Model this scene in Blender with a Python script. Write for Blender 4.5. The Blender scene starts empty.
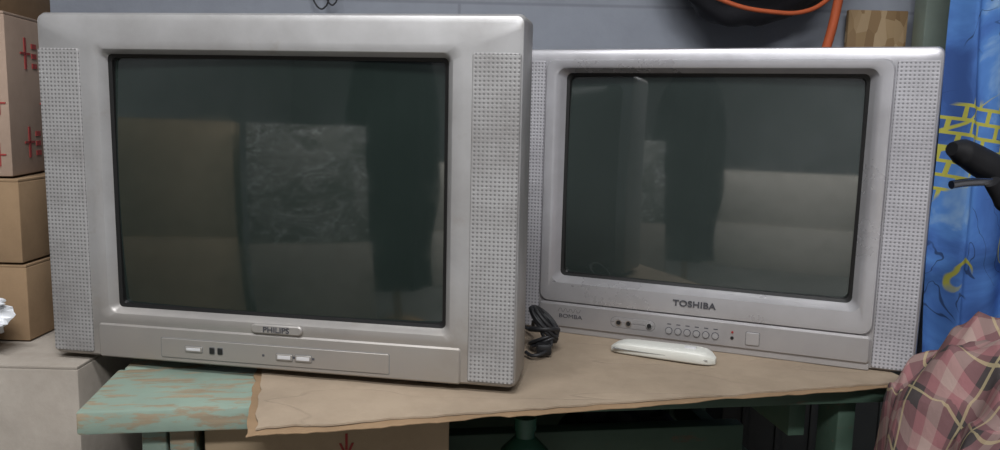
import bpy, bmesh, math, random
from mathutils import Vector, Matrix, noise
random.seed(4)
T=0.75
sc=bpy.context.scene
try:
    sc.view_settings.view_transform='Standard'
except Exception: pass

# ---------------------------------------------------------------- materials
class NB:
    def __init__(s,name,rough=.5,metal=0,spec=.5):
        s.m=bpy.data.materials.new(name); s.m.use_nodes=True
        s.t=s.m.node_tree; s.b=s.t.nodes['Principled BSDF']
        s.b.inputs['Roughness'].default_value=rough; s.b.inputs['Metallic'].default_value=metal
        s.b.inputs['Specular IOR Level'].default_value=spec
    def n(s,typ,**kw):
        nd=s.t.nodes.new(typ)
        for k,v in kw.items(): setattr(nd,k,v)
        return nd
    def l(s,a,b): s.t.links.new(a,b)
    def val(s,sock,v):
        if isinstance(v,bpy.types.NodeSocket): s.l(v,sock)
        else: sock.default_value=v
    def math(s,op,a,b=None,c=None,clamp=False):
        nd=s.n('ShaderNodeMath',operation=op); nd.use_clamp=clamp
        s.val(nd.inputs[0],a)
        if b is not None: s.val(nd.inputs[1],b)
        if c is not None: s.val(nd.inputs[2],c)
        return nd.outputs[0]
    def coord(s,kind='Object'):
        return s.n('ShaderNodeTexCoord').outputs[kind]
    def sep(s,v):
        nd=s.n('ShaderNodeSeparateXYZ'); s.l(v,nd.inputs[0]); return nd.outputs
    def mapping(s,v,scale=(1,1,1),loc=(0,0,0),rot=(0,0,0)):
        nd=s.n('ShaderNodeMapping'); s.l(v,nd.inputs[0])
        nd.inputs['Scale'].default_value=scale; nd.inputs['Location'].default_value=loc; nd.inputs['Rotation'].default_value=rot
        return nd.outputs[0]
    def noise(s,v,scale=5,detail=4,rough=.55,dist=0):
        nd=s.n('ShaderNodeTexNoise'); s.l(v,nd.inputs['Vector'])
        nd.inputs['Scale'].default_value=scale; nd.inputs['Detail'].default_value=detail
        nd.inputs['Roughness'].default_value=rough; nd.inputs['Distortion'].default_value=dist
        return nd.outputs[0]
    def ramp(s,f,stops):
        nd=s.n('ShaderNodeValToRGB'); s.l(f,nd.inputs[0]); e=nd.color_ramp.elements
        while len(e)<len(stops): e.new(.5)
        for i,(p,c) in enumerate(stops):
            e[i].position=p; e[i].color=(*c,1) if len(c)==3 else c
        return nd.outputs[0]
    def mix(s,f,a,b,mode='MIX'):
        nd=s.n('ShaderNodeMix',data_type='RGBA',blend_type=mode)
        s.val(nd.inputs[0],f)
        for i,v in ((6,a),(7,b)):
            if isinstance(v,tuple): nd.inputs[i].default_value=(*v,1) if len(v)==3 else v
            else: s.l(v,nd.inputs[i])
        return nd.outputs[2]
    def color(s,c):
        if isinstance(c,tuple): s.b.inputs['Base Color'].default_value=(*c,1)
        else: s.l(c,s.b.inputs['Base Color'])
        return s
    def bump(s,h,strength=.3,dist=.01):
        nd=s.n('ShaderNodeBump'); s.l(h,nd.inputs['Height'])
        nd.inputs['Strength'].default_value=strength; nd.inputs['Distance'].default_value=dist
        s.l(nd.outputs[0],s.b.inputs['Normal']); return s

def simple(name,c,rough=.5,metal=0,var=.12,scale=20,bump=0,spec=.5):
    m=NB(name,rough,metal,spec); v=m.coord()
    nz=m.noise(v,scale,5)
    lo=tuple(x*(1-var) for x in c); hi=tuple(min(1,x*(1+var)) for x in c)
    m.color(m.ramp(nz,[(.3,lo),(.7,hi)]))
    if bump: m.bump(nz,bump,.004)
    return m.m

def silver(name,c,dust,rough=.38,metal=.35):
    m=NB(name,rough,metal,.4); v=m.coord(); x,y,z=m.sep(v)
    n1=m.noise(v,7,6,.65); n2=m.noise(v,90,3)
    low=m.math('SUBTRACT',1.0,m.math('MULTIPLY',z,7.0),clamp=True)
    g=m.math('MULTIPLY',low,m.math('MULTIPLY',n1,1.5),clamp=True)
    col=m.mix(g,c,dust)
    bl=m.ramp(n1,[(.33,(.80,.79,.78)),(.62,(1,1,1))])
    col=m.mix(1.0,col,bl,'MULTIPLY')
    sm=m.ramp(m.noise(m.mapping(v,(1,1,1),(3,1,4)),14,7,.7),[(.58,(0,0,0)),(.74,(.6,.6,.6))])
    col=m.mix(sm,col,dust)
    m.color(col); m.bump(n2,.08,.001)
    m.l(m.ramp(n1,[(.3,(rough-.06,)*3),(.7,(rough+.12,)*3)]),m.b.inputs['Roughness'])
    return m.m

def grille(name,c,hole,pitch,rad,blot):
    m=NB(name,.5,.2,.35); v=m.coord(); x,y,z=m.sep(v)
    fx=m.math('SUBTRACT',m.math('FRACT',m.math('DIVIDE',m.math('ADD',x,5.0),pitch)),.5)
    fz=m.math('SUBTRACT',m.math('FRACT',m.math('DIVIDE',m.math('ADD',z,5.0),pitch)),.5)
    d=m.math('SQRT',m.math('ADD',m.math('MULTIPLY',fx,fx),m.math('MULTIPLY',fz,fz)))
    msk=m.math('MULTIPLY',m.math('SUBTRACT',rad+.08,d),1/.16,clamp=True)
    n1=m.noise(v,9,6,.65)
    cc=m.mix(m.ramp(n1,[(.42,(0,0,0)),(.72,(1,1,1))]),c,blot)
    m.color(m.mix(msk,cc,hole))
    inv=m.math('SUBTRACT',1.0,msk); m.bump(inv,.35,.001)
    return m.m

M={}
M['phil']=silver('silver_plastic_warm',(.43,.425,.425),(.30,.265,.225),.38,.35)
M['tosh']=silver('silver_plastic_cool',(.46,.455,.48),(.36,.34,.33),.33,.4)
M['tosh2']=silver('silver_plastic_bright',(.54,.535,.56),(.42,.405,.40),.28,.45)
M['pgr']=grille('speaker_grille_warm',(.375,.368,.366),(.18,.177,.176),.0050,.26,(.24,.228,.22))
M['tgr']=grille('speaker_grille_cool',(.46,.45,.475),(.22,.22,.23),.0052,.27,(.34,.33,.35))
M['shell']=simple('housing_dark_grey_plastic',(.12,.12,.125),.6)
M['black']=simple('black_plastic',(.012,.012,.013),.4)
M['rubber']=simple('black_rubber',(.015,.015,.017),.55)
M['gasket']=simple('tube_gasket_black',(.006,.006,.006),.45)
M['dgrey']=simple('dark_grey_print',(.06,.06,.07),.5)
M['mgrey']=simple('groove_grey',(.17,.168,.165),.6)
M['btn']=simple('button_plastic_light',(.56,.555,.565),.35)
M['chrome']=simple('chrome',(.6,.6,.62),.2,1)
M['red']=simple('red_led',(.3,.02,.02),.3)
M['white']=simple('cream_plastic',(.62,.62,.57),.35,var=.04)
def glass(name,c):
    m=NB(name,.06,0,.7); v=m.coord(); n1=m.noise(v,4,5,.6)
    m.color(m.ramp(n1,[(.3,tuple(x*.85 for x in c)),(.7,tuple(x*1.15 for x in c))]))
    sp=m.noise(v,30,6,.7)
    m.l(m.ramp(sp,[(.4,(.04,.04,.04)),(.8,(.12,.12,.12))]),m.b.inputs['Roughness'])
    m.b.inputs['IOR'].default_value=1.75
    m.b.inputs['Coat Weight'].default_value=1; m.b.inputs['Coat Roughness'].default_value=.03
    return m.m
M['glass1']=glass('crt_glass_dark',(.016,.024,.021))
M['glass2']=glass('crt_glass_grey_green',(.032,.042,.039))

def cardboard(name,c,stain=.25,bs=.15,crease=False):
    m=NB(name,.85,0,.2); v=m.coord()
    n1=m.noise(v,3.5,8,.65); n2=m.noise(m.mapping(v,(1,1,1),(4,2,9)),11,6,.7); n3=m.noise(v,40,4)
    col=m.ramp(n1,[(.32,tuple(x*(1-stain) for x in c)),(.62,c)])
    col=m.mix(1,col,m.ramp(n2,[(.3,(.86,.85,.84)),(.55,(1,1,1))]),'MULTIPLY')
    h=n3
    if crease:
        cr=m.noise(m.mapping(v,(.35,1.6,1),rot=(0,0,.28)),7,2,.4,.3)
        ln=m.math('MULTIPLY',m.math('SUBTRACT',.008,m.math('ABSOLUTE',m.math('SUBTRACT',cr,.5))),125,clamp=True)
        col=m.mix(m.math('MULTIPLY',ln,.30),col,tuple(x*.6 for x in c))
        h=m.math('SUBTRACT',n3,m.math('MULTIPLY',ln,.8))
    m.color(col); m.bump(h,bs,.003); return m.m
M['card']=cardboard('cardboard_brown',(.29,.195,.115))
M['card2']=cardboard('cardboard_tan',(.46,.35,.23),.2)
M['cardl']=cardboard('cardboard_pale',(.41,.365,.315),.3,.3)
M['cardw']=cardboard('standin_pale_card',(.82,.76,.68),.1)
M['cardp']=cardboard('cardboard_pinkish',(.36,.265,.205),.2)
M['cards']=cardboard('cardboard_sheet_beige',(.36,.285,.21),.28,.3,True)
M['tape']=simple('packing_tape',(.33,.24,.14),.25)
M['ink']=simple('red_ink',(.32,.04,.035),.8)

def worn_paint(name,paint,wood,thr):
    m=NB(name,.65); v=m.coord()
    n=m.noise(m.mapping(v,(4,18,18)),3,8,.7); g=m.noise(m.mapping(v,(3,60,60)),2,4)
    wd=m.ramp(g,[(.3,tuple(x*.6 for x in wood)),(.7,wood)])
    pn=m.ramp(m.noise(v,12,5),[(.3,tuple(x*.8 for x in paint)),(.7,paint)])
    f=m.ramp(n,[(thr,(0,0,0)),(thr+.06,(1,1,1))])
    m.color(m.mix(f,pn,wd)); m.bump(n,.3,.002); return m.m
M['mint']=worn_paint('mint_paint_worn_wood',(.25,.33,.27),(.34,.27,.18),.50)
M['green']=worn_paint('dark_green_paint_worn',(.07,.125,.09),(.14,.12,.085),.60)
M['sage']=worn_paint('sage_green_paint',(.27,.33,.28),(.16,.14,.10),.72)
M['wood']=simple('raw_wood',(.38,.25,.13),.7,var=.3,scale=14)

m=NB('osb_board',.75); v=m.coord()
vo=m.n('ShaderNodeTexVoronoi'); m.l(m.mapping(v,(60,60,22),rot=(0,.6,0)),vo.inputs['Vector']); vo.inputs['Scale'].default_value=1
m.color(m.ramp(m.sep(vo.outputs['Color'])[0],[(0,(.22,.13,.06)),(.5,(.36,.24,.12)),(1,(.48,.35,.21))])); M['osb']=m.m

m=NB('painted_block_wall',.8,0,.2); v=m.coord('Object')
x,y,z=m.sep(v); cmb=m.n('ShaderNodeCombineXYZ'); m.l(x,cmb.inputs[0]); m.l(z,cmb.inputs[1])
br=m.n('ShaderNodeTexBrick'); m.l(m.mapping(cmb.outputs[0],(1,1,1),(0.1,-.115,0)),br.inputs['Vector']); br.inputs['Scale'].default_value=1
br.inputs['Brick Width'].default_value=1.1; br.inputs['Row Height'].default_value=.30; br.inputs['Mortar Size'].default_value=.005
br.inputs['Mortar Smooth'].default_value=.8
br.inputs['Color1'].default_value=(.345,.37,.425,1); br.inputs['Color2'].default_value=(.33,.355,.405,1); br.inputs['Mortar'].default_value=(.27,.285,.325,1)
n1=m.noise(v,2.5,8,.65); n2=m.noise(v,45,5)
col=m.mix(1,br.outputs[0],m.ramp(n1,[(.3,(.78,.78,.79)),(.65,(1,1,1))]),'MULTIPLY')
m.color(col); m.bump(n2,.35,.004); M['wall']=m.m
M['wall2']=simple('plaster_grey',(.20,.20,.21),.9,var=.2,scale=3,bump=.2)
M['floor']=simple('concrete_floor',(.17,.165,.155),.8,var=.25,scale=4,bump=.2)
M['ceil']=simple('ceiling_white',(.6,.6,.6),.9)

# blue printed curtain
m=NB('blue_printed_fabric',.85,0,.2); v=m.coord('UV')
n1=m.noise(v,5.5,5,.55,.9); n2=m.noise(m.mapping(v,(1,1,1),(7,3,0)),6,2,.4,.8)
base=m.ramp(n1,[(.34,(.05,.11,.33)),(.46,(.08,.19,.52)),(.56,(.11,.27,.64)),(.62,(.28,.45,.70)),(.68,(.48,.60,.74))])
def lines(src,w,gain=200): return m.math('MULTIPLY',m.math('SUBTRACT',w,m.math('ABSOLUTE',m.math('SUBTRACT',src,.5))),gain,clamp=True)
gate=m.ramp(m.noise(m.mapping(v,(1,1,1),(1,5,0)),5,2),[(.46,(0,0,0)),(.50,(1,1,1))])
ln=m.math('MULTIPLY',lines(n2,.011),gate)
n4=m.noise(m.mapping(v,(1,1,1),(2,8,0)),11,2,.4,1.2)
gate2=m.ramp(m.noise(m.mapping(v,(1,1,1),(6,1,0)),4,2),[(.50,(0,0,0)),(.54,(1,1,1))])
dk=m.math('MULTIPLY',lines(n4,.010),gate2)
bk=m.n('ShaderNodeTexBrick'); m.l(m.mapping(v,(1,1,1),rot=(0,0,.15)),bk.inputs['Vector'])
bk.inputs['Scale'].default_value=15; bk.inputs['Mortar Size'].default_value=.05; bk.inputs['Brick Width'].default_value=.5; bk.inputs['Row Height'].default_value=.4
bk.inputs['Color1'].default_value=(0,0,0,1); bk.inputs['Color2'].default_value=(0,0,0,1); bk.inputs['Mortar'].default_value=(1,1,1,1)
rg=m.noise(m.mapping(v,(1,1,1),(2.3,9.40,0)),4.2,1,.3)
rgm=m.ramp(rg,[(.63,(0,0,0)),(.65,(1,1,1))])
yl=m.math('MAXIMUM',ln,m.math('MULTIPLY',bk.outputs[0],rgm),clamp=True)
col=m.mix(m.math('MULTIPLY',dk,.8),base,(.03,.05,.12))
col=m.mix(yl,col,(.52,.49,.09))
m.color(col); M['curtain']=m.m

# plaid cloth
m=NB('plaid_flannel',.9,0,.15); v=m.coord('UV'); x,y,z=m.sep(v)
def band(c,n,off,w):
    f=m.math('FRACT',m.math('ADD',m.math('MULTIPLY',c,n),off))
    return m.math('LESS_THAN',f,w)
col=(.25,.115,.12)
c1=m.mix(m.math('MULTIPLY',m.math('ADD',band(x,9,0,.42),band(y,9,0,.42)),.46),col,(.04,.042,.042))
c1=m.mix(m.math('MULTIPLY',m.math('ADD',band(x,9,.38,.2),band(y,9,.38,.2)),.34),c1,(.36,.29,.25))
c1=m.mix(m.math('MULTIPLY',m.math('MAXIMUM',band(x,9,.72,.05),band(y,9,.72,.05)),.6),c1,(.42,.35,.20))
m.color(c1); m.bump(m.noise(v,120,2),.3,.002); M['plaid']=m.m
M['orange']=simple('orange_strap',(.50,.10,.03),.7)
M['bag']=simple('black_nylon',(.014,.014,.018),.6,bump=.3)
M['pgreen']=simple('green_plastic',(.03,.10,.065),.25)
m=NB('white_film_plastic',.3,0,.5); m.color((.75,.77,.8)); m.b.inputs['Transmission Weight'].default_value=.15; M['film']=m.m
m=NB('stretch_wrap_film',.15,0,.8); v=m.coord()
n1=m.noise(m.mapping(v,(1,1,1.6),rot=(.3,.5,0)),4,7,.6,1.2); n2=m.noise(m.mapping(v,(2,2,4),rot=(.2,-.7,0)),3,5,.6,2)
r1=m.math('MULTIPLY',m.math('SUBTRACT',.010,m.math('ABSOLUTE',m.math('SUBTRACT',n1,.5))),110,clamp=True)
r2=m.math('MULTIPLY',m.math('SUBTRACT',.010,m.math('ABSOLUTE',m.math('SUBTRACT',n2,.5))),110,clamp=True)
m.color(m.mix(m.math('MAXIMUM',r1,r2),m.ramp(n1,[(.35,(.16,.16,.14)),(.65,(.34,.33,.30))]),(1,1,1))); m.bump(n1,.6,.02); M['wrap']=m.m
M['steel']=simple('bike_paint_blue_grey',(.05,.06,.09),.3,.3)
M['silhouette']=simple('silhouette_dark',(.010,.010,.013),.95,spec=.1)
M['crate']=simple('filler_dark_plastic',(.02,.022,.022),.6)

# ---------------------------------------------------------------- mesh helpers
def empty(name,loc=(0,0,0),rot=(0,0,0)):
    e=bpy.data.objects.new(name,None); sc.collection.objects.link(e); e.location=loc; e.rotation_euler=rot
    e.empty_display_size=.05; return e
def finish(bm,name,mat,parent=None,loc=(0,0,0),rot=(0,0,0),smooth=True,angle=35):
    bmesh.ops.recalc_face_normals(bm,faces=bm.faces)
    me=bpy.data.meshes.new(name); bm.to_mesh(me); bm.free()
    if smooth:
        for p in me.polygons: p.use_smooth=True
        try: me.set_sharp_from_angle(angle=math.radians(angle))
        except Exception: pass
    ob=bpy.data.objects.new(name,me); sc.collection.objects.link(ob)
    for mm in (mat if isinstance(mat,list) else [mat]): me.materials.append(mm)
    ob.location=loc; ob.rotation_euler=rot
    if parent: ob.parent=parent
    return ob
def box(name,mat,a,b,parent=None,bev=0,seg=2,**kw):
    bm=bmesh.new(); bmesh.ops.create_cube(bm,size=1)
    for v in bm.verts:
        v.co=Vector([(a[i]+b[i])/2+v.co[i]*(b[i]-a[i]) for i in range(3)])
    if bev: bmesh.ops.bevel(bm,geom=list(bm.edges),offset=bev,segments=seg,affect='EDGES',profile=.5)
    return finish(bm,name,mat,parent,**kw)
def rrect(hw,v0,v1,r,y,k=5,u0=0):
    pts=[]; r=max(r,1e-4)
    for cx,cz,a0 in ((hw-r,v0+r,-90),(hw-r,v1-r,0),(-hw+r,v1-r,90),(-hw+r,v0+r,180)):
        for i in range(k+1):
            a=math.radians(a0+90*i/k); pts.append(Vector((u0+cx+r*math.cos(a),y,cz+r*math.sin(a))))
    return pts
def loft(name,mat,loops,parent=None,capA=True,capB=False,**kw):
    bm=bmesh.new(); L=[[bm.verts.new(p) for p in lp] for lp in loops]; n=len(L[0])
    for a,b in zip(L,L[1:]):
        for i in range(n): bm.faces.new((a[i],a[(i+1)%n],b[(i+1)%n],b[i]))
    if capA: bm.faces.new(L[0])
    if capB: bm.faces.new(L[-1])
    return finish(bm,name,mat,parent,**kw)
def pad(name,mat,u0,hw,v0,v1,y0,y1,r,parent,b=.001):
    return loft(name,mat,[rrect(hw,v0,v1,r,y0,u0=u0),rrect(hw,v0,v1,r,y1+b,u0=u0),rrect(hw-b,v0+b,v1-b,max(r-b,.0003),y1,u0=u0)],parent,True,True)
def cyl(name,mat,p,q,r,parent=None,r2=None,seg=20,cap=True):
    p=Vector(p);q=Vector(q); bm=bmesh.new(); d=q-p
    bmesh.ops.create_cone(bm,cap_ends=cap,segments=seg,radius1=r,radius2=r if r2 is None else r2,depth=d.length,
        matrix=Matrix.Translation((p+q)/2)@d.to_track_quat('Z','Y').to_matrix().to_4x4())
    return finish(bm,name,mat,parent)
def tube(name,mat,pts,r,parent=None,cyclic=False,radii=None):
    cu=bpy.data.curves.new(name,'CURVE'); cu.dimensions='3D'; cu.bevel_depth=r; cu.bevel_resolution=4; cu.resolution_u=8; cu.use_fill_caps=True
    sp=cu.splines.new('BEZIER'); sp.bezier_points.add(len(pts)-1); sp.use_cyclic_u=cyclic
    for i,(bp,p) in enumerate(zip(sp.bezier_points,pts)):
        bp.co=p; bp.handle_left_type=bp.handle_right_type='AUTO'
        if radii: bp.radius=radii[i]
    ob=bpy.data.objects.new(name,cu); sc.collection.objects.link(ob)
    dg=bpy.context.evaluated_depsgraph_get(); me=bpy.data.meshes.new_from_object(ob.evaluated_get(dg))
    bpy.data.objects.remove(ob); ob=bpy.data.objects.new(name,me); sc.collection.objects.link(ob)
    me.materials.clear(); me.materials.append(mat)
    for p in me.polygons: p.use_smooth=True
    if parent: ob.parent=parent
    return ob
def text(name,mat,s,size,loc,parent,rot=(math.pi/2,0,0),ext=.0004,bold=0,sx=1,space=1):
    cu=bpy.data.curves.new(name,'FONT'); cu.body=s; cu.size=size; cu.extrude=ext; cu.align_x='CENTER'; cu.align_y='CENTER'; cu.offset=bold; cu.space_character=space
    ob=bpy.data.objects.new(name,cu); sc.collection.objects.link(ob)
    dg=bpy.context.evaluated_depsgraph_get(); me=bpy.data.meshes.new_from_object(ob.evaluated_get(dg))
    bpy.data.objects.remove(ob); ob=bpy.data.objects.new(name,me); sc.collection.objects.link(ob)
    me.materials.clear(); me.materials.append(mat)
    ob.location=loc; ob.rotation_euler=rot; ob.scale=(sx,1,1)
    if parent: ob.parent=parent
    return ob
def crt(name,mat,hw,v0,v1,yedge,bulge,parent,n=28):
    bm=bmesh.new(); g=[]
    for j in range(n+1):
        row=[]
        for i in range(n+1):
            a=-1+2*i/n; b=-1+2*j/n
            y=yedge-bulge*(1-.5*(a*a+b*b))
            row.append(bm.verts.new((a*hw,y,(v0+v1)/2+b*(v1-v0)/2)))
        g.append(row)
    for j in range(n):
        for i in range(n): bm.faces.new((g[j][i],g[j][i+1],g[j+1][i+1],g[j+1][i]))
    return finish(bm,name,mat,parent,angle=180)

# ---------------------------------------------------------------- room
def wall(name,mat,a,b): return box(name,mat,a,b)
wall('floor',M['floor'],(-2.6,-2.6,-.1),(2.2,1.9,0))
wall('ceiling',M['ceil'],(-2.6,-2.6,2.6),(2.2,1.9,2.7))
wall('wall_back',M['wall'],(-2.6,1.80,0),(2.2,1.9,2.6))
wall('wall_left',M['wall2'],(-2.6,-2.5,0),(-2.5,1.8,2.6))
wall('wall_right',M['wall2'],(2.1,-2.5,0),(2.2,1.8,2.6))
wall('wall_front',M['wall2'],(-2.5,-2.6,0),(2.1,-2.5,2.6))

# ---------------------------------------------------------------- TV 1 (large, left)
tv=empty('television',(-.280,.975,T),(.010,0,-.1640))
W=.308
loft('housing_shell',M['shell'],[rrect(.10,.10,.25,.03,.40),rrect(.15,.05,.31,.04,.34),rrect(.20,.03,.36,.04,.25),rrect(.265,.015,.405,.03,.11),rrect(.285,.01,.42,.02,.075)],tv)
loft('front_bezel',M['phil'],[rrect(.285,.01,.42,.02,.074),rrect(W-.002,.001,.436,.007,.072),rrect(W,.0,.438,.008,.066),rrect(W,.0,.438,.008,.010),rrect(W-.002,.001,.435,.008,.003),rrect(W-.006,.004,.427,.008,0),
  rrect(.2385,.050,.404,.012,0),rrect(.2365,.0515,.402,.012,-.0006),rrect(.2255,.0595,.394,.010,.001),rrect(.2225,.062,.3915,.009,.004),rrect(.2180,.0655,.3885,.006,.012)],tv,capA=False)
loft('tube_gasket',M['gasket'],[rrect(.2190,.0645,.3895,.006,.0118),rrect(.2135,.0695,.3845,.006,.0135),rrect(.2125,.0705,.3835,.006,.022)],tv,capA=False)
crt('picture_tube',M['glass1'],.214,.069,.385,.020,.010,tv)
for s in (-1,1):
    pad('speaker_grille_%s'%('l' if s<0 else 'r'),M['pgr'],s*.2765,.0280,.006,.394,.002,-.0022,.003,tv)
pad('lower_console',M['phil'],0,.240,.001,.046,.002,-.0022,.004,tv,.002)
pad('door_groove',M['mgrey'],0,.152,.0065,.0335,0,-.0025,.002,tv,.0003)
pad('control_door',M['phil'],0,.1510,.0075,.0325,0,-.0032,.002,tv,.0006)
pad('logo_badge',M['phil'],.006,.034,.0475,.0595,.0,-.0042,.006,tv,.0015)
text('logo_text',M['dgrey'],'PHILIPS',.0098,(.006,-.0046,.0532),tv,bold=.0001,sx=1.12)
def btn(nm,u,hw,v0,v1,mat='btn',base=-.003,h=.0018):
    pad(nm+'_groove',M['mgrey'],u,hw+.0009,v0-.0009,v1+.0009,0,base-.0004,.0015,tv,.0002)
    pad(nm,M[mat],u,hw,v0,v1,0,base-h,.001,tv,.0005)
btn('power_button',-.106,.0115,.0170,.0240,'phil')
btn('sensor_window_1',-.081,.0032,.0165,.0245,'black'); btn('sensor_window_2',-.070,.0032,.0165,.0245,'black')
btn('volume_button_1',.016,.0105,.0150,.0230,'phil'); btn('volume_button_2',.041,.0105,.0150,.0230,'phil')
for i,u in enumerate((.016,.041)): pad('button_highlight_%d'%i,M['btn'],u,.0085,.0170,.0215,0,-.0053,.0005,tv,.0002)
pad('button_highlight_2',M['btn'],-.106,.0095,.0190,.0225,0,-.0053,.0005,tv,.0002)
for i,u in enumerate((-.012,.0285,.054)): pad('label_%d'%i,M['dgrey'],u,.0016,.018,.021,0,-.0035,.0005,tv,.0001)
for u in (-.12,.2): box('foot',M['rubber'],(u-.02,.02,-.0075),(u+.02,.05,.013),tv)

# ---------------------------------------------------------------- TV 2
tv=empty('television',(.2870,1.1477,T-.002),(0,0,-.3717))
W=.294
loft('housing_shell',M['shell'],[rrect(.09,.10,.24,.03,.40),rrect(.14,.05,.30,.04,.34),rrect(.19,.03,.35,.04,.25),rrect(.25,.015,.395,.03,.11),rrect(.272,.01,.408,.02,.075)],tv)
loft('front_bezel',M['tosh'],[rrect(.272,.01,.41,.02,.074),rrect(W-.002,-.005,.425,.007,.070),rrect(W,-.006,.427,.008,.066),rrect(W,-.006,.427,.010,.010),rrect(W-.002,-.005,.425,.010,.003),rrect(W-.006,-.003,.419,.010,0),
  rrect(.236,.044,.404,.012,0)],tv,capA=False)
loft('screen_surround',M['tosh2'],[rrect(.2375,.042,.411,.014,.002),rrect(.2375,.042,.411,.014,-.003),rrect(.2355,.044,.409,.014,-.006),rrect(.224,.050,.402,.012,-.0065),rrect(.219,.0725,.3985,.012,-.004),rrect(.2145,.0770,.3960,.010,.004),rrect(.2095,.0812,.3920,.008,.012)],tv,capA=False)
loft('tube_gasket',M['gasket'],[rrect(.2105,.0802,.393,.008,.0118),rrect(.2050,.0855,.3875,.008,.0135),rrect(.2035,.087,.386,.008,.024)],tv,capA=False)
crt('picture_tube',M['glass2'],.206,.0845,.3885,.021,.011,tv)
for s in (-1,1):
    pad('speaker_grille_%s'%('l' if s<0 else 'r'),M['tgr'],s*.2645,.0250,-.002,.409,.002,-.0024,.003,tv)
pad('lower_console',M['tosh'],0,.2370,.0025,.0415,.002,-.008,.006,tv,.003)
pad('base_strip',M['tosh2'],0,.2365,-.006,.0030,.002,-.005,.002,tv,.001)
text('logo_text',M['dgrey'],'TOSHIBA',.0125,(0,-.0068,.0600),tv,bold=.0003,sx=1.15,space=1.05)
text('model_text',M['dgrey'],'BOMBA',.0085,(-.185,-.0083,.0215),tv,sx=1.3)
tube('model_wave',M['mgrey'],[(-.205+.004*i,-.0083,.0305+(.003 if i%2 else -.002)) for i in range(10)],.0004,tv)
pad('socket_plate_edge',M['mgrey'],-.088,.034,.0130,.0300,0,-.0082,.008,tv,.0002)
pad('socket_plate',M['tosh'],-.088,.0332,.0138,.0292,0,-.0085,.008,tv,.0003)
for i,(u,mt) in enumerate(((-.109,'white'),(-.094,'white'),(-.063,'black'))):
    cyl('socket_ring_%d'%i,M['chrome'],(u,-.004,.0215),(u,-.0105,.0215),.0046,tv)
    cyl('socket_core_%d'%i,M['black'],(u,-.004,.0215),(u,-.0112,.0215),.0034,tv)
for i in range(6):
    u=-.034+.0133*i
    cyl('button_ring_%d'%i,M['dgrey'],(u,-.004,.018),(u,-.0084,.018),.0053,tv)
    cyl('button_%d'%i,M['tosh2'],(u,-.004,.018),(u,-.0102,.018),.0043,tv)
    pad('button_label_%d'%i,M['dgrey'],u,.0030,.0270,.0285,0,-.0082,.0003,tv,.0001)
cyl('led',M['red'],(.056,-.004,.0265),(.056,-.009,.0265),.0016,tv); cyl('ir_window',M['black'],(.056,-.004,.018),(.056,-.009,.018),.0024,tv)
pad('power_groove',M['mgrey'],.084,.0100,.0100,.0300,0,-.0082,.002,tv,.0002)
pad('power_button',M['tosh2'],.084,.0091,.0109,.0291,0,-.0100,.002,tv,.0006)

# ---------------------------------------------------------------- workbench
TB=T-.012
wb=empty('workbench',(-.465,.850,TB),(0,0,.155))
L=1.00;D=.62
pw=D/4
for i in range(4):
    o=(.006 if i%2 else 0)
    box('plank_%d'%i,M['mint'],(o,i*pw+.0015,-.028),(.34-o,(i+1)*pw-.0015,-.0005),wb,bev=.003)
    box('plank_green_%d'%i,M['green'],(.342,i*pw+.0015+(.012 if i==0 else 0),-.026),(L-o,(i+1)*pw-.0015,-.001),wb,bev=.003)
box('apron_back',M['green'],(.06,D-.06,-.11),(L-.06,D-.03,-.031),wb,bev=.002)
box('apron_left',M['green'],(.075,.09,-.10),(.10,D-.06,-.029),wb,bev=.002)
box('apron_right',M['green'],(L-.10,.09,-.10),(L-.075,D-.06,-.028),wb,bev=.002)
for nm,x0,x1,y0,y1,mt in (('leg_1',.060,.088,.03,.075,'mint'),('leg_1_brace',.092,.120,.025,.07,'mint'),('leg_2',L-.058,L-.032,.04,.09,'green'),('leg_3',.06,.11,D-.11,D-.06,'green'),('leg_4',L-.11,L-.06,D-.11,D-.06,'green')):
    box(nm,M[mt],(x0,y0,-TB),(x1,y1,-.027),wb,bev=.003)
box('shelf_rail',M['green'],(.12,.22,-.205),(L-.10,.25,-.135),wb,bev=.003)
box('shelf_rail_end_1',M['green'],(.09,.05,-.235),(.115,D-.06,-.19),wb,bev=.002)
box('shelf_rail_end_2',M['green'],(L-.10,.05,-.235),(L-.075,D-.06,-.19),wb,bev=.002)
box('shelf',M['wood'],(.09,.06,-.40),(L-.08,D-.07,-.38),wb,bev=.002)
box('added_dark_panel',M['green'],(.0,D-.03,-.62),(L,D-.018,-.031),wb)  # added panel: hides the bright wall so the space below stays dark

def sheet(name,mat,corners,z0,th,droop,seed,parent=None,nx=80,ny=40):
    bm=bmesh.new(); g=[]
    A,B,C,Dd=[Vector((*c,0)) for c in corners]
    for j in range(ny+1):
        row=[]
        for i in range(nx+1):
            s=i/nx;t=j/ny
            p=(A*(1-s)+B*s)*(1-t)+(Dd*(1-s)+C*s)*t
            if j==0: p.y+=.006*noise.noise(Vector((s*14,seed,0)))+.003*noise.noise(Vector((s*50,seed,0)))
            if i==0: p.x+=.004*noise.noise(Vector((t*14,seed,4)))
            e=(.850+(p.x+.465)*.156)-p.y
            z=z0-(max(0,e)**1.4)*droop-.0012*abs(noise.noise(Vector((p.x*9,p.y*9,seed))))
            row.append(bm.verts.new((p.x,p.y,T+z)))
        g.append(row)
    for j in range(ny):
        for i in range(nx): bm.faces.new((g[j][i],g[j][i+1],g[j+1][i+1],g[j+1][i]))
    r=bmesh.ops.extrude_face_region(bm,geom=list(bm.faces))
    for v in [x for x in r['geom'] if isinstance(x,bmesh.types.BMVert)]: v.co.z-=th
    return finish(bm,name,mat,parent,smooth=True)
cs=empty('cardboard_sheet')
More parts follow.
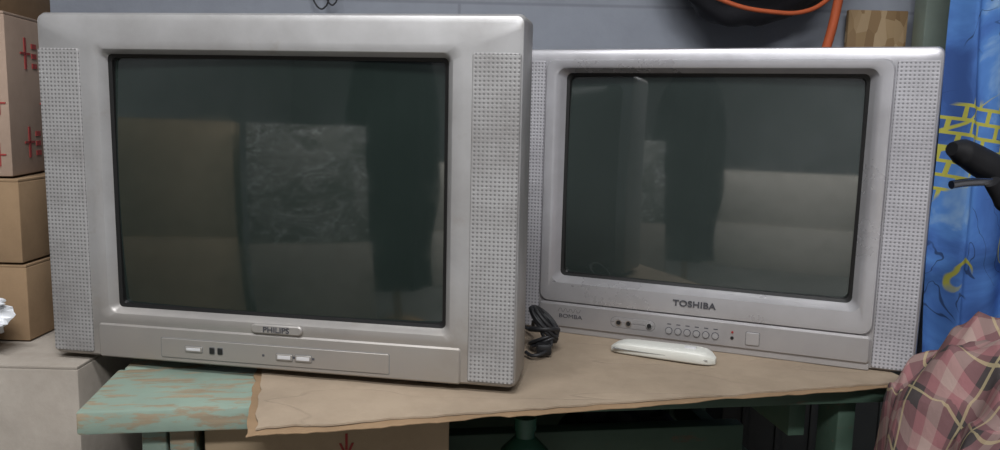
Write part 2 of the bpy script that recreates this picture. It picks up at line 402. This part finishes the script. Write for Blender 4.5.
sheet('top_sheet',M['cards'],((-.256,.820),(.545,1.016),(.46,1.36),(-.34,1.15)),-.0080,.0022,.25,1,cs)
sheet('under_sheet',M['card'],((-.263,.808),(.532,1.004),(.45,1.35),(-.345,1.14)),-.0106,.0008,.28,5,cs)

# ---------------------------------------------------------------- cream remote-like device
rm=empty('remote_device',(.2335,1.098,T-.0078),(0,0,-.39))
loops=[]
for k in range(21):
    t=k/20; x=-.073+.146*t
    e=math.sqrt(max(0,1-abs(2*t-1)**8)); hw=(.0160+.0050*t)*max(e,.3); h=(.0170+.0020*t)*max(e,.45)
    lp=[]
    for a in range(24):
        an=2*math.pi*a/24; c,s=math.cos(an),math.sin(an)
        lp.append(Vector((x,hw*math.copysign(abs(c)**.4,c),h/2+h/2*math.copysign(abs(s)**.4,s))))
    loops.append(lp)
loft('body',M['white'],loops,rm,True,True)
box('seam',M['mgrey'],(-.068,-.0187,.0080),(.064,.0187,.0085),rm)
box('switch',M['btn'],(.030,-.005,.0165),(.046,.005,.0200),rm,bev=.001)

# ---------------------------------------------------------------- cable coil
cb=empty('power_cable',(.066,1.112,T-.004))
P=[]
for i in range(64):
    a=i*.72; r=.021+.007*noise.noise(Vector((i*.3,0,1)))
    P.append((r*math.cos(a)*.85+.003*math.sin(i*.21),r*.9*math.sin(a),.004+.056*(.5+.5*math.sin(i*.37))*(.6+.4*math.sin(a*.5)**2)))
tube('coil',M['rubber'],P,.0026,cb)
tube('lead',M['rubber'],[P[-1],(-.010,.03,.03),(-.014,.07,.008),(-.030,.12,.002),(-.06,.16,.002)],.0026,cb)
tube('lead_end',M['rubber'],[(.012,-.01,.02),(.005,-.03,.008),(-.015,-.045,.003),(-.026,-.03,.003)],.0026,cb)
box('plug',M['black'],(-.012,-.036,.0),(.010,-.018,.016),cb,bev=.004)
tube('tie',M['rubber'],[(-.02,0,.028),(0,-.02,.034),(.02,0,.028),(0,.02,.022)],.0036,cb,cyclic=True)

# ---------------------------------------------------------------- cartons
def carton(name,mat,sx,sy,sz,loc,yaw=0,flap=True,tapem=None):
    e=empty(name,loc,(0,0,yaw))
    box('body',mat,(-sx/2,-sy/2,0),(sx/2,sy/2,sz-.004),e,bev=.002)
    if flap:
        box('flap_1',mat,(-sx/2+.001,-sy/2+.001,sz-.004),(sx/2-.001,-.001,sz),e,bev=.001)
        box('flap_2',mat,(-sx/2+.001,.001,sz-.004),(sx/2-.001,sy/2-.001,sz),e,bev=.001)
        t=tapem or M['tape']
        box('tape_top',t,(-sx/2-.0006,-.025,sz-.0003),(sx/2+.0006,.025,sz+.0006),e)
        for s in (-1,1): box('tape_side_%d'%(s+1),t,(s*sx/2-.0007,-.025,sz-.07),(s*sx/2+.0007,.025,sz+.0006),e)
    return e
carton('cardboard_box',M['cardl'],.46,.42,.36,(-.765,1.205,.0),0)
carton('cardboard_box',M['cardl'],.46,.42,.382,(-.765,1.200,.361),0)
carton('cardboard_box',M['card'],.36,.27,.108,(-.835,1.228,T-.005),0)
carton('cardboard_box',M['card'],.37,.27,.116,(-.843,1.226,T+.106),0)
ub=carton('cardboard_box',M['cardp'],.34,.36,.222,(-.866,1.25,T+.225),.16)
for i,(yy,zz) in enumerate(((-.12,.17),(-.06,.10),(-.12,.045),(.00,.17),(.00,.045),(.07,.11))):
    box('ink_bar_%d'%i,M['ink'],(.1698,yy-.003,zz-.022),(.1712,yy+.003,zz+.022),ub)
    box('ink_cross_%d'%i,M['ink'],(.1698,yy-.016,zz-.0015),(.1712,yy+.016,zz+.0015),ub)
    for k in range(3): box('ink_mark_%d_%d'%(i,k),M['ink'],(.1698,yy+.022,zz-.02+.014*k),(.1712,yy+.038,zz-.013+.014*k),ub)
for i,(xx,zz) in enumerate(((.155,.18),(.158,.10),(.155,.03))):
    box('front_bar_%d'%i,M['ink'],(xx-.001,-.1812,zz-.016),(xx+.001,-.1798,zz+.016),ub)
    box('front_cross_%d'%i,M['ink'],(xx-.008,-.1812,zz-.001),(xx+.008,-.1798,zz+.001),ub)
ob=carton('cardboard_box',M['card'],.30,.30,.16,(-.925,1.27,T+.449),.10,flap=False)
box('open_flap',M['cards'],(.150,-.15,.10),(.153,.15,.165),ob)
bx=carton('cardboard_box',M['card2'],.29,.13,.345,(-.210,.992,T-.392),.155)
text('arrow_shaft',M['ink'],'I',.03,(.02,-.0655,.318),bx); text('arrow_head',M['ink'],'V',.03,(.02,-.0655,.306),bx)

def blob(name,mat,c,s,seed,amp=.3,sub=4,parent=None,freq=2.2):
    bm=bmesh.new(); bmesh.ops.create_icosphere(bm,subdivisions=sub,radius=1)
    for v in bm.verts:
        d=v.co.normalized(); k=1+amp*(noise.noise(d*freq+Vector((seed,0,0)))+.5*abs(noise.noise(d*freq*2.7+Vector((0,seed,0)))))
        v.co=Vector((d.x*s[0]*k,d.y*s[1]*k,d.z*s[2]*k))
    return finish(bm,name,mat,parent,loc=c)
blob('plastic_bag',M['film'],(-.717,1.035,T+.046),(.055,.03,.042),3,.5,5,freq=3)

# ---------------------------------------------------------------- things under the bench
gb=empty('plastic_bottle',(.040,1.02,T-.392))
prof=[(.036,0),(.04,.01),(.04,.17),(.038,.25),(.032,.275),(.018,.29),(.013,.295),(.013,.305)]
bm=bmesh.new(); N=24; R=[[bm.verts.new((r*math.cos(2*math.pi*i/N),r*math.sin(2*math.pi*i/N),z)) for i in range(N)] for r,z in prof]
for a,b in zip(R,R[1:]):
    for i in range(N): bm.faces.new((a[i],a[(i+1)%N],b[(i+1)%N],b[i]))
bm.faces.new(R[0]); bm.faces.new(R[-1]); finish(bm,'body',M['pgreen'],gb)
cyl('cap',M['pgreen'],(0,0,.305),(0,0,.322),.015,gb)
blob('rubbish_sack',M['bag'],(.22,1.29,T-.255),(.12,.08,.12),8,.3)
cr_=empty('dark_filler_crate',(.655,1.67,0))  # added dark filler, covers the bright wall past the bench end
box('body',M['crate'],(-.19,-.085,0),(.19,.085,.66),cr_,bev=.006)
box('lid',M['crate'],(-.197,-.090,.66),(.197,.090,.70),cr_,bev=.008)
for i in range(5): box('rib_%d'%i,M['crate'],(-.15+.07*i,-.092,.05),(-.135+.07*i,-.084,.62),cr_,bev=.002)

# ---------------------------------------------------------------- curtain
bm=bmesh.new(); uvl=bm.loops.layers.uv.new(); g=[]; nx=130; ny=50; H=2.2
for j in range(ny+1):
    row=[]
    for i in range(nx+1):
        s=i/nx; t=j/ny; z=.12+t*H
        xl=.815+.02*t+.012*math.sin(t*9); x=xl+s*(1.75-xl)+.012*math.sin(s*44+t*2)
        y=1.50+.032*math.sin(s*44+1.5*math.sin(t*3))*(.6+.4*s)+.014*math.sin(s*83+t*4)+.025*noise.noise(Vector((s*6,t*5,0)))
        row.append((bm.verts.new((x,y,z)),s*1.05,t*H))
    g.append(row)
for j in range(ny):
    for i in range(nx):
        q=[g[j][i],g[j][i+1],g[j+1][i+1],g[j+1][i]]
        f=bm.faces.new([a[0] for a in q])
        for lp,a in zip(f.loops,q): lp[uvl].uv=(a[1],a[2])
cu=empty('curtain'); finish(bm,'fabric',M['curtain'],cu,angle=180)
tube('rod',M['chrome'],[(.78,1.50,2.335),(1.3,1.50,2.335),(1.8,1.50,2.335)],.010,cu)
for x in (.85,1.7): cyl('rod_bracket_%d'%int(x*10),M['chrome'],(x,1.50,2.335),(x,1.80,2.335),.006,cu)

box('green_post',M['sage'],(.865,1.70,0),(.915,1.75,2.6),bev=.003)
box('osb_offcut',M['osb'],(.735,1.765,0),(.862,1.780,1.315),bev=.002)
pipe=empty('wall_cable_loop',(-.40,1.775,T+.632))
tube('loop_1',M['rubber'],[(0,0,.06),(-.012,-.003,-.01),(-.004,-.005,-.085),(.010,-.004,-.09),(.012,-.003,-.02),(.0,0,.06)],.0018,pipe)
tube('loop_2',M['rubber'],[(0,0,.06),(.015,-.006,.0),(.022,-.007,-.078),(.032,-.006,-.082),(.028,-.003,-.01),(0,0,.06)],.0018,pipe)
cyl('nail',M['chrome'],(0,.025,.06),(0,-.012,.06),.003,pipe)

bp=empty('backpack',(.510,1.70,T+.718))
blob('body',M['bag'],(0,0,0),(.20,.075,.190),5,.14,5,bp,freq=1.4)
blob('pocket',M['bag'],(-.02,-.07,-.05),(.13,.035,.09),9,.12,4,bp)
tube('strap_left',M['orange'],[(-.20,-.03,-.06),(-.15,-.07,-.125),(-.08,-.09,-.165),(0,-.095,-.182),(.08,-.09,-.178),(.14,-.075,-.14)],.0045,bp)
tube('strap_right',M['orange'],[(.13,-.07,.0),(.146,-.075,-.10),(.140,-.075,-.18),(.120,-.075,-.28)],.009,bp)
tube('hang_loop',M['rubber'],[(-.03,0,.17),(0,.02,.23),(.03,0,.17)],.005,bp)
cyl('hook',M['chrome'],(0,-.01,.228),(0,.10,.228),.005,bp)

# ---------------------------------------------------------------- bicycle (parked beyond the bench)
bk=empty('bicycle')
z=T+.25
tube('handlebar',M['steel'],[(.72,1.17,z),(.85,1.20,z+.01),(1.0,1.17,z+.01),(1.12,1.10,z),(1.26,.98,z)],.011,bk)
tube('grip_left',M['rubber'],[(.640,1.150,z+.042),(.660,1.158,z+.038),(.70,1.168,z+.020),(.75,1.18,z-.002),(.78,1.185,z)],.020,bk,radii=[.5,.95,1.1,1,.8])
tube('grip_right',M['rubber'],[(1.20,1.03,z),(1.27,.97,z)],.016,bk)
tube('brake_lever',M['chrome'],[(.628,1.12,z-.007),(.65,1.125,z-.004),(.70,1.14,z-.003),(.74,1.165,z-.004)],.0060,bk)
tube('lever_clamp',M['rubber'],[(.69,1.13,z-.002),(.705,1.135,z-.020),(.72,1.14,z-.036),(.76,1.15,z-.02)],.011,bk)
tube('brake_cable',M['rubber'],[(.72,1.13,z-.02),(.74,1.10,z-.10),(.84,1.10,z-.20),(1.0,1.13,z-.25)],.0025,bk)
tube('stem',M['steel'],[(1.0,1.17,z+.01),(1.03,1.22,z-.02),(1.04,1.24,z-.08)],.014,bk)
cyl('head_tube',M['steel'],(1.04,1.24,z-.06),(1.05,1.245,z-.22),.020,bk)
for s in (-1,1): tube('fork_%d'%(s+1),M['steel'],[(1.05,1.245,z-.22),(1.05+.03,1.245+.045*s,z-.28),(1.13,1.245+.05*s,.33)],.011,bk)
def wheel(nm,c,R):
    tube(nm+'_tyre',M['rubber'],[(c[0]+R*math.cos(a*math.pi/8),c[1],c[2]+R*math.sin(a*math.pi/8)) for a in range(16)],.022,bk,cyclic=True)
    tube(nm+'_rim',M['chrome'],[(c[0]+(R-.03)*math.cos(a*math.pi/8),c[1],c[2]+(R-.03)*math.sin(a*math.pi/8)) for a in range(16)],.008,bk,cyclic=True)
    cyl(nm+'_hub',M['chrome'],(c[0],c[1]-.05,c[2]),(c[0],c[1]+.05,c[2]),.018,bk)
    for a in range(18):
        cyl(nm+'_spoke_%d'%a,M['chrome'],(c[0],c[1],c[2]),(c[0]+(R-.03)*math.cos(a*math.pi/9),c[1],c[2]+(R-.03)*math.sin(a*math.pi/9)),.0012,bk,seg=6)
wheel('front_wheel',(1.13,1.245,.322),.30)
wheel('rear_wheel',(1.76,1.245,.322),.30)
tube('down_tube',M['steel'],[(1.05,1.245,z-.20),(1.2,1.245,.6),(1.45,1.245,.30)],.016,bk)
tube('seat_tube',M['steel'],[(1.45,1.245,.30),(1.50,1.245,.6),(1.53,1.245,.92)],.014,bk)
tube('top_tube',M['steel'],[(1.045,1.245,z-.10),(1.3,1.245,.84),(1.51,1.245,.78)],.014,bk)
tube('chain_stay',M['steel'],[(1.45,1.245,.30),(1.6,1.28,.31),(1.76,1.295,.322)],.009,bk)
blob('saddle',M['rubber'],(1.55,1.245,.94),(.12,.06,.03),2,.1,3,bk)

# ---------------------------------------------------------------- stool + plaid shirt
sx,sy=.672,.80
st=empty('bar_stool',(sx,sy,0))
cyl('seat',M['wood'],(0,0,.775),(0,0,.800),.12,st,seg=32)
for i in range(4):
    a=math.pi/4+i*math.pi/2; cyl('leg_%d'%i,M['wood'],(.09*math.cos(a),.09*math.sin(a),.775),(.15*math.cos(a),.15*math.sin(a),0),.014,st)
tube('foot_ring',M['chrome'],[(.128*math.cos(a*math.pi/4),.128*math.sin(a*math.pi/4),.28) for a in range(8)],.007,st,cyclic=True)
bm=bmesh.new(); uvl=bm.loops.layers.uv.new(); NA=260; NR=90; g=[]
for j in range(NR+1):
    row=[]; s=.46*j/NR
    for i in range(NA):
        a=2*math.pi*i/NA
        ca,sa=math.cos(a),math.sin(a)
        fold=.5*math.sin(a*7+1.1+s*5)+.35*math.sin(a*12+.4-s*7)+.6*noise.noise(Vector((ca*2.5,sa*2.5,s*6)))
        rid=1-2*abs(noise.noise(Vector((ca*1.8+s*2,sa*1.8-s*2,s*3+11))))
        if s<.13: r=s; zz=.0
        else:
            u=s-.13; r=.13+.088*(1-math.exp(-u*9))+u*.12; zz=-u*.92+.055*(1-math.exp(-u*14))
        r*=1+(.13*fold+.06*rid)*min(1,max(0,(s-.06)/.2))
        q=Vector((ca*s,sa*s,0))
        bump=.040*noise.noise(q*11+Vector((0,0,2)))+.020*(1-2*abs(noise.noise(q*17+Vector((0,0,7)))))
        zz2=T+.108+zz-.05*max(0,-ca)*min(1,s/.2)+bump*min(1,s/.03+.3)+.015*fold*min(1,s/.15)
        zz2=max(zz2,.24+.1*noise.noise(Vector((ca,sa,3))))
        if s<.14: zz2=max(zz2,.812)
        row.append((bm.verts.new((sx+r*ca,sy+r*sa,zz2)),s*ca,s*sa))
    g.append(row)
for j in range(NR):
    for i in range(NA):
        q=[g[j][i],g[j][(i+1)%NA],g[j+1][(i+1)%NA],g[j+1][i]]
        f=bm.faces.new([a[0] for a in q])
        for lp,a in zip(f.loops,q): lp[uvl].uv=(a[1]*1.7+.3,a[2]*1.7)
bmesh.ops.remove_doubles(bm,verts=bm.verts,dist=1e-5)
finish(bm,'plaid_shirt',M['plaid'],angle=180)

# ---------------------------------------------------------------- far side of the room (partly stand-ins added for the tube reflections)
carton('cardboard_box',M['card2'],.62,.40,.55,(-1.75,-.31,0),-.60)
carton('cardboard_box',M['card2'],.60,.38,.55,(-1.74,-.32,.552),-.58)
carton('cardboard_box',M['cardl'],.52,.40,.52,(-1.21,-.63,0),-.55)
carton('cardboard_box',M['wrap'],.50,.38,.58,(-1.21,-.63,.522),-.55,flap=False)
carton('cardboard_box',M['cardw'],1.2,.5,.41,(-.62,-1.85,0),-.30)  # added pale stand-ins for the bright area reflected in the right tube
carton('cardboard_box',M['cardw'],1.18,.48,.46,(-.62,-1.85,.412),-.30)
ct=empty('silhouette_standin',(-.84,-.74,0))  # dark stand-in for the photographer's silhouette reflected in the tubes
cyl('pole',M['wood'],(0,0,.03),(0,0,1.75),.018,ct); cyl('base',M['wood'],(0,0,0),(0,0,.03),.13,ct,seg=32)
tube('peg_1',M['chrome'],[(0,0,1.62),(.08,.05,1.66),(.11,.07,1.70)],.008,ct); tube('peg_2',M['chrome'],[(0,0,1.62),(-.08,.05,1.66),(-.11,.07,1.70)],.008,ct)
loops=[]
for k in range(30):
    t=k/29; zz=.25+1.35*t
    wv=.15+.04*math.sin(t*2.6)**2 if t<.85 else .165*math.sqrt(max(.03,1-((t-.85)/.15)**2))
    lp=[]
    for i in range(48):
        a=2*math.pi*i/48; f=1+.10*math.sin(a*6+1)*(1-t)+.06*math.sin(a*11+t*4)+.1*noise.noise(Vector((math.cos(a),math.sin(a),t*4)))
        lp.append(Vector((wv*f*math.cos(a),wv*.6*f*math.sin(a),zz)))
    loops.append(lp)
loft('silhouette_body',M['silhouette'],loops,ct,True,True,rot=(0,0,-.5))

# ---------------------------------------------------------------- lights
def lamp(x,y,rz,energy):
    e=empty('fluorescent_lamp',(x,y,2.6),(0,0,rz))
    box('fixture',M['ceil'],(-.62,-.08,-.06),(.62,.08,0),e,bev=.005)
    mm=NB('tube_glow'); mm.color((1,1,1)); mm.b.inputs['Emission Color'].default_value=(.95,.98,1,1); mm.b.inputs['Emission Strength'].default_value=6
    for yy in (-.04,.04): cyl('tube_%d'%(yy>0),mm.m,(-.58,yy,-.08),(.58,yy,-.08),.014,e)
    ld=bpy.data.lights.new('tube_light','AREA'); ld.shape='RECTANGLE'; ld.size=1.2; ld.size_y=.25; ld.energy=energy; ld.color=(.98,.985,1)
    lo=bpy.data.objects.new('tube_light',ld); sc.collection.objects.link(lo); lo.parent=e; lo.location=(0,0,-.105)
lamp(-.35,-.05,0,36)
lamp(.3,-1.1,0,52)
w=bpy.data.worlds.new('w'); sc.world=w; w.use_nodes=True; w.node_tree.nodes['Background'].inputs[0].default_value=(.6,.65,.7,1); w.node_tree.nodes['Background'].inputs[1].default_value=.3

# ---------------------------------------------------------------- camera
pitch,roll=.1364,.0239
cp,sp,cr,sr=math.cos(pitch),math.sin(pitch),math.cos(roll),math.sin(roll)
fw=Vector((0,cp,-sp)); R0=Vector((1,0,0)); U0=Vector((0,sp,cp))
r=R0*cr+U0*sr; u=-R0*sr+U0*cr
cam=bpy.data.cameras.new('camera'); co=bpy.data.objects.new('camera',cam); sc.collection.objects.link(co)
cam.sensor_width=36; cam.lens=36*803.5/1000; cam.clip_start=.02
mat=Matrix((r,u,-fw)).transposed().to_4x4(); mat.translation=Vector((0,0,T+.325)); co.matrix_world=mat
sc.camera=co
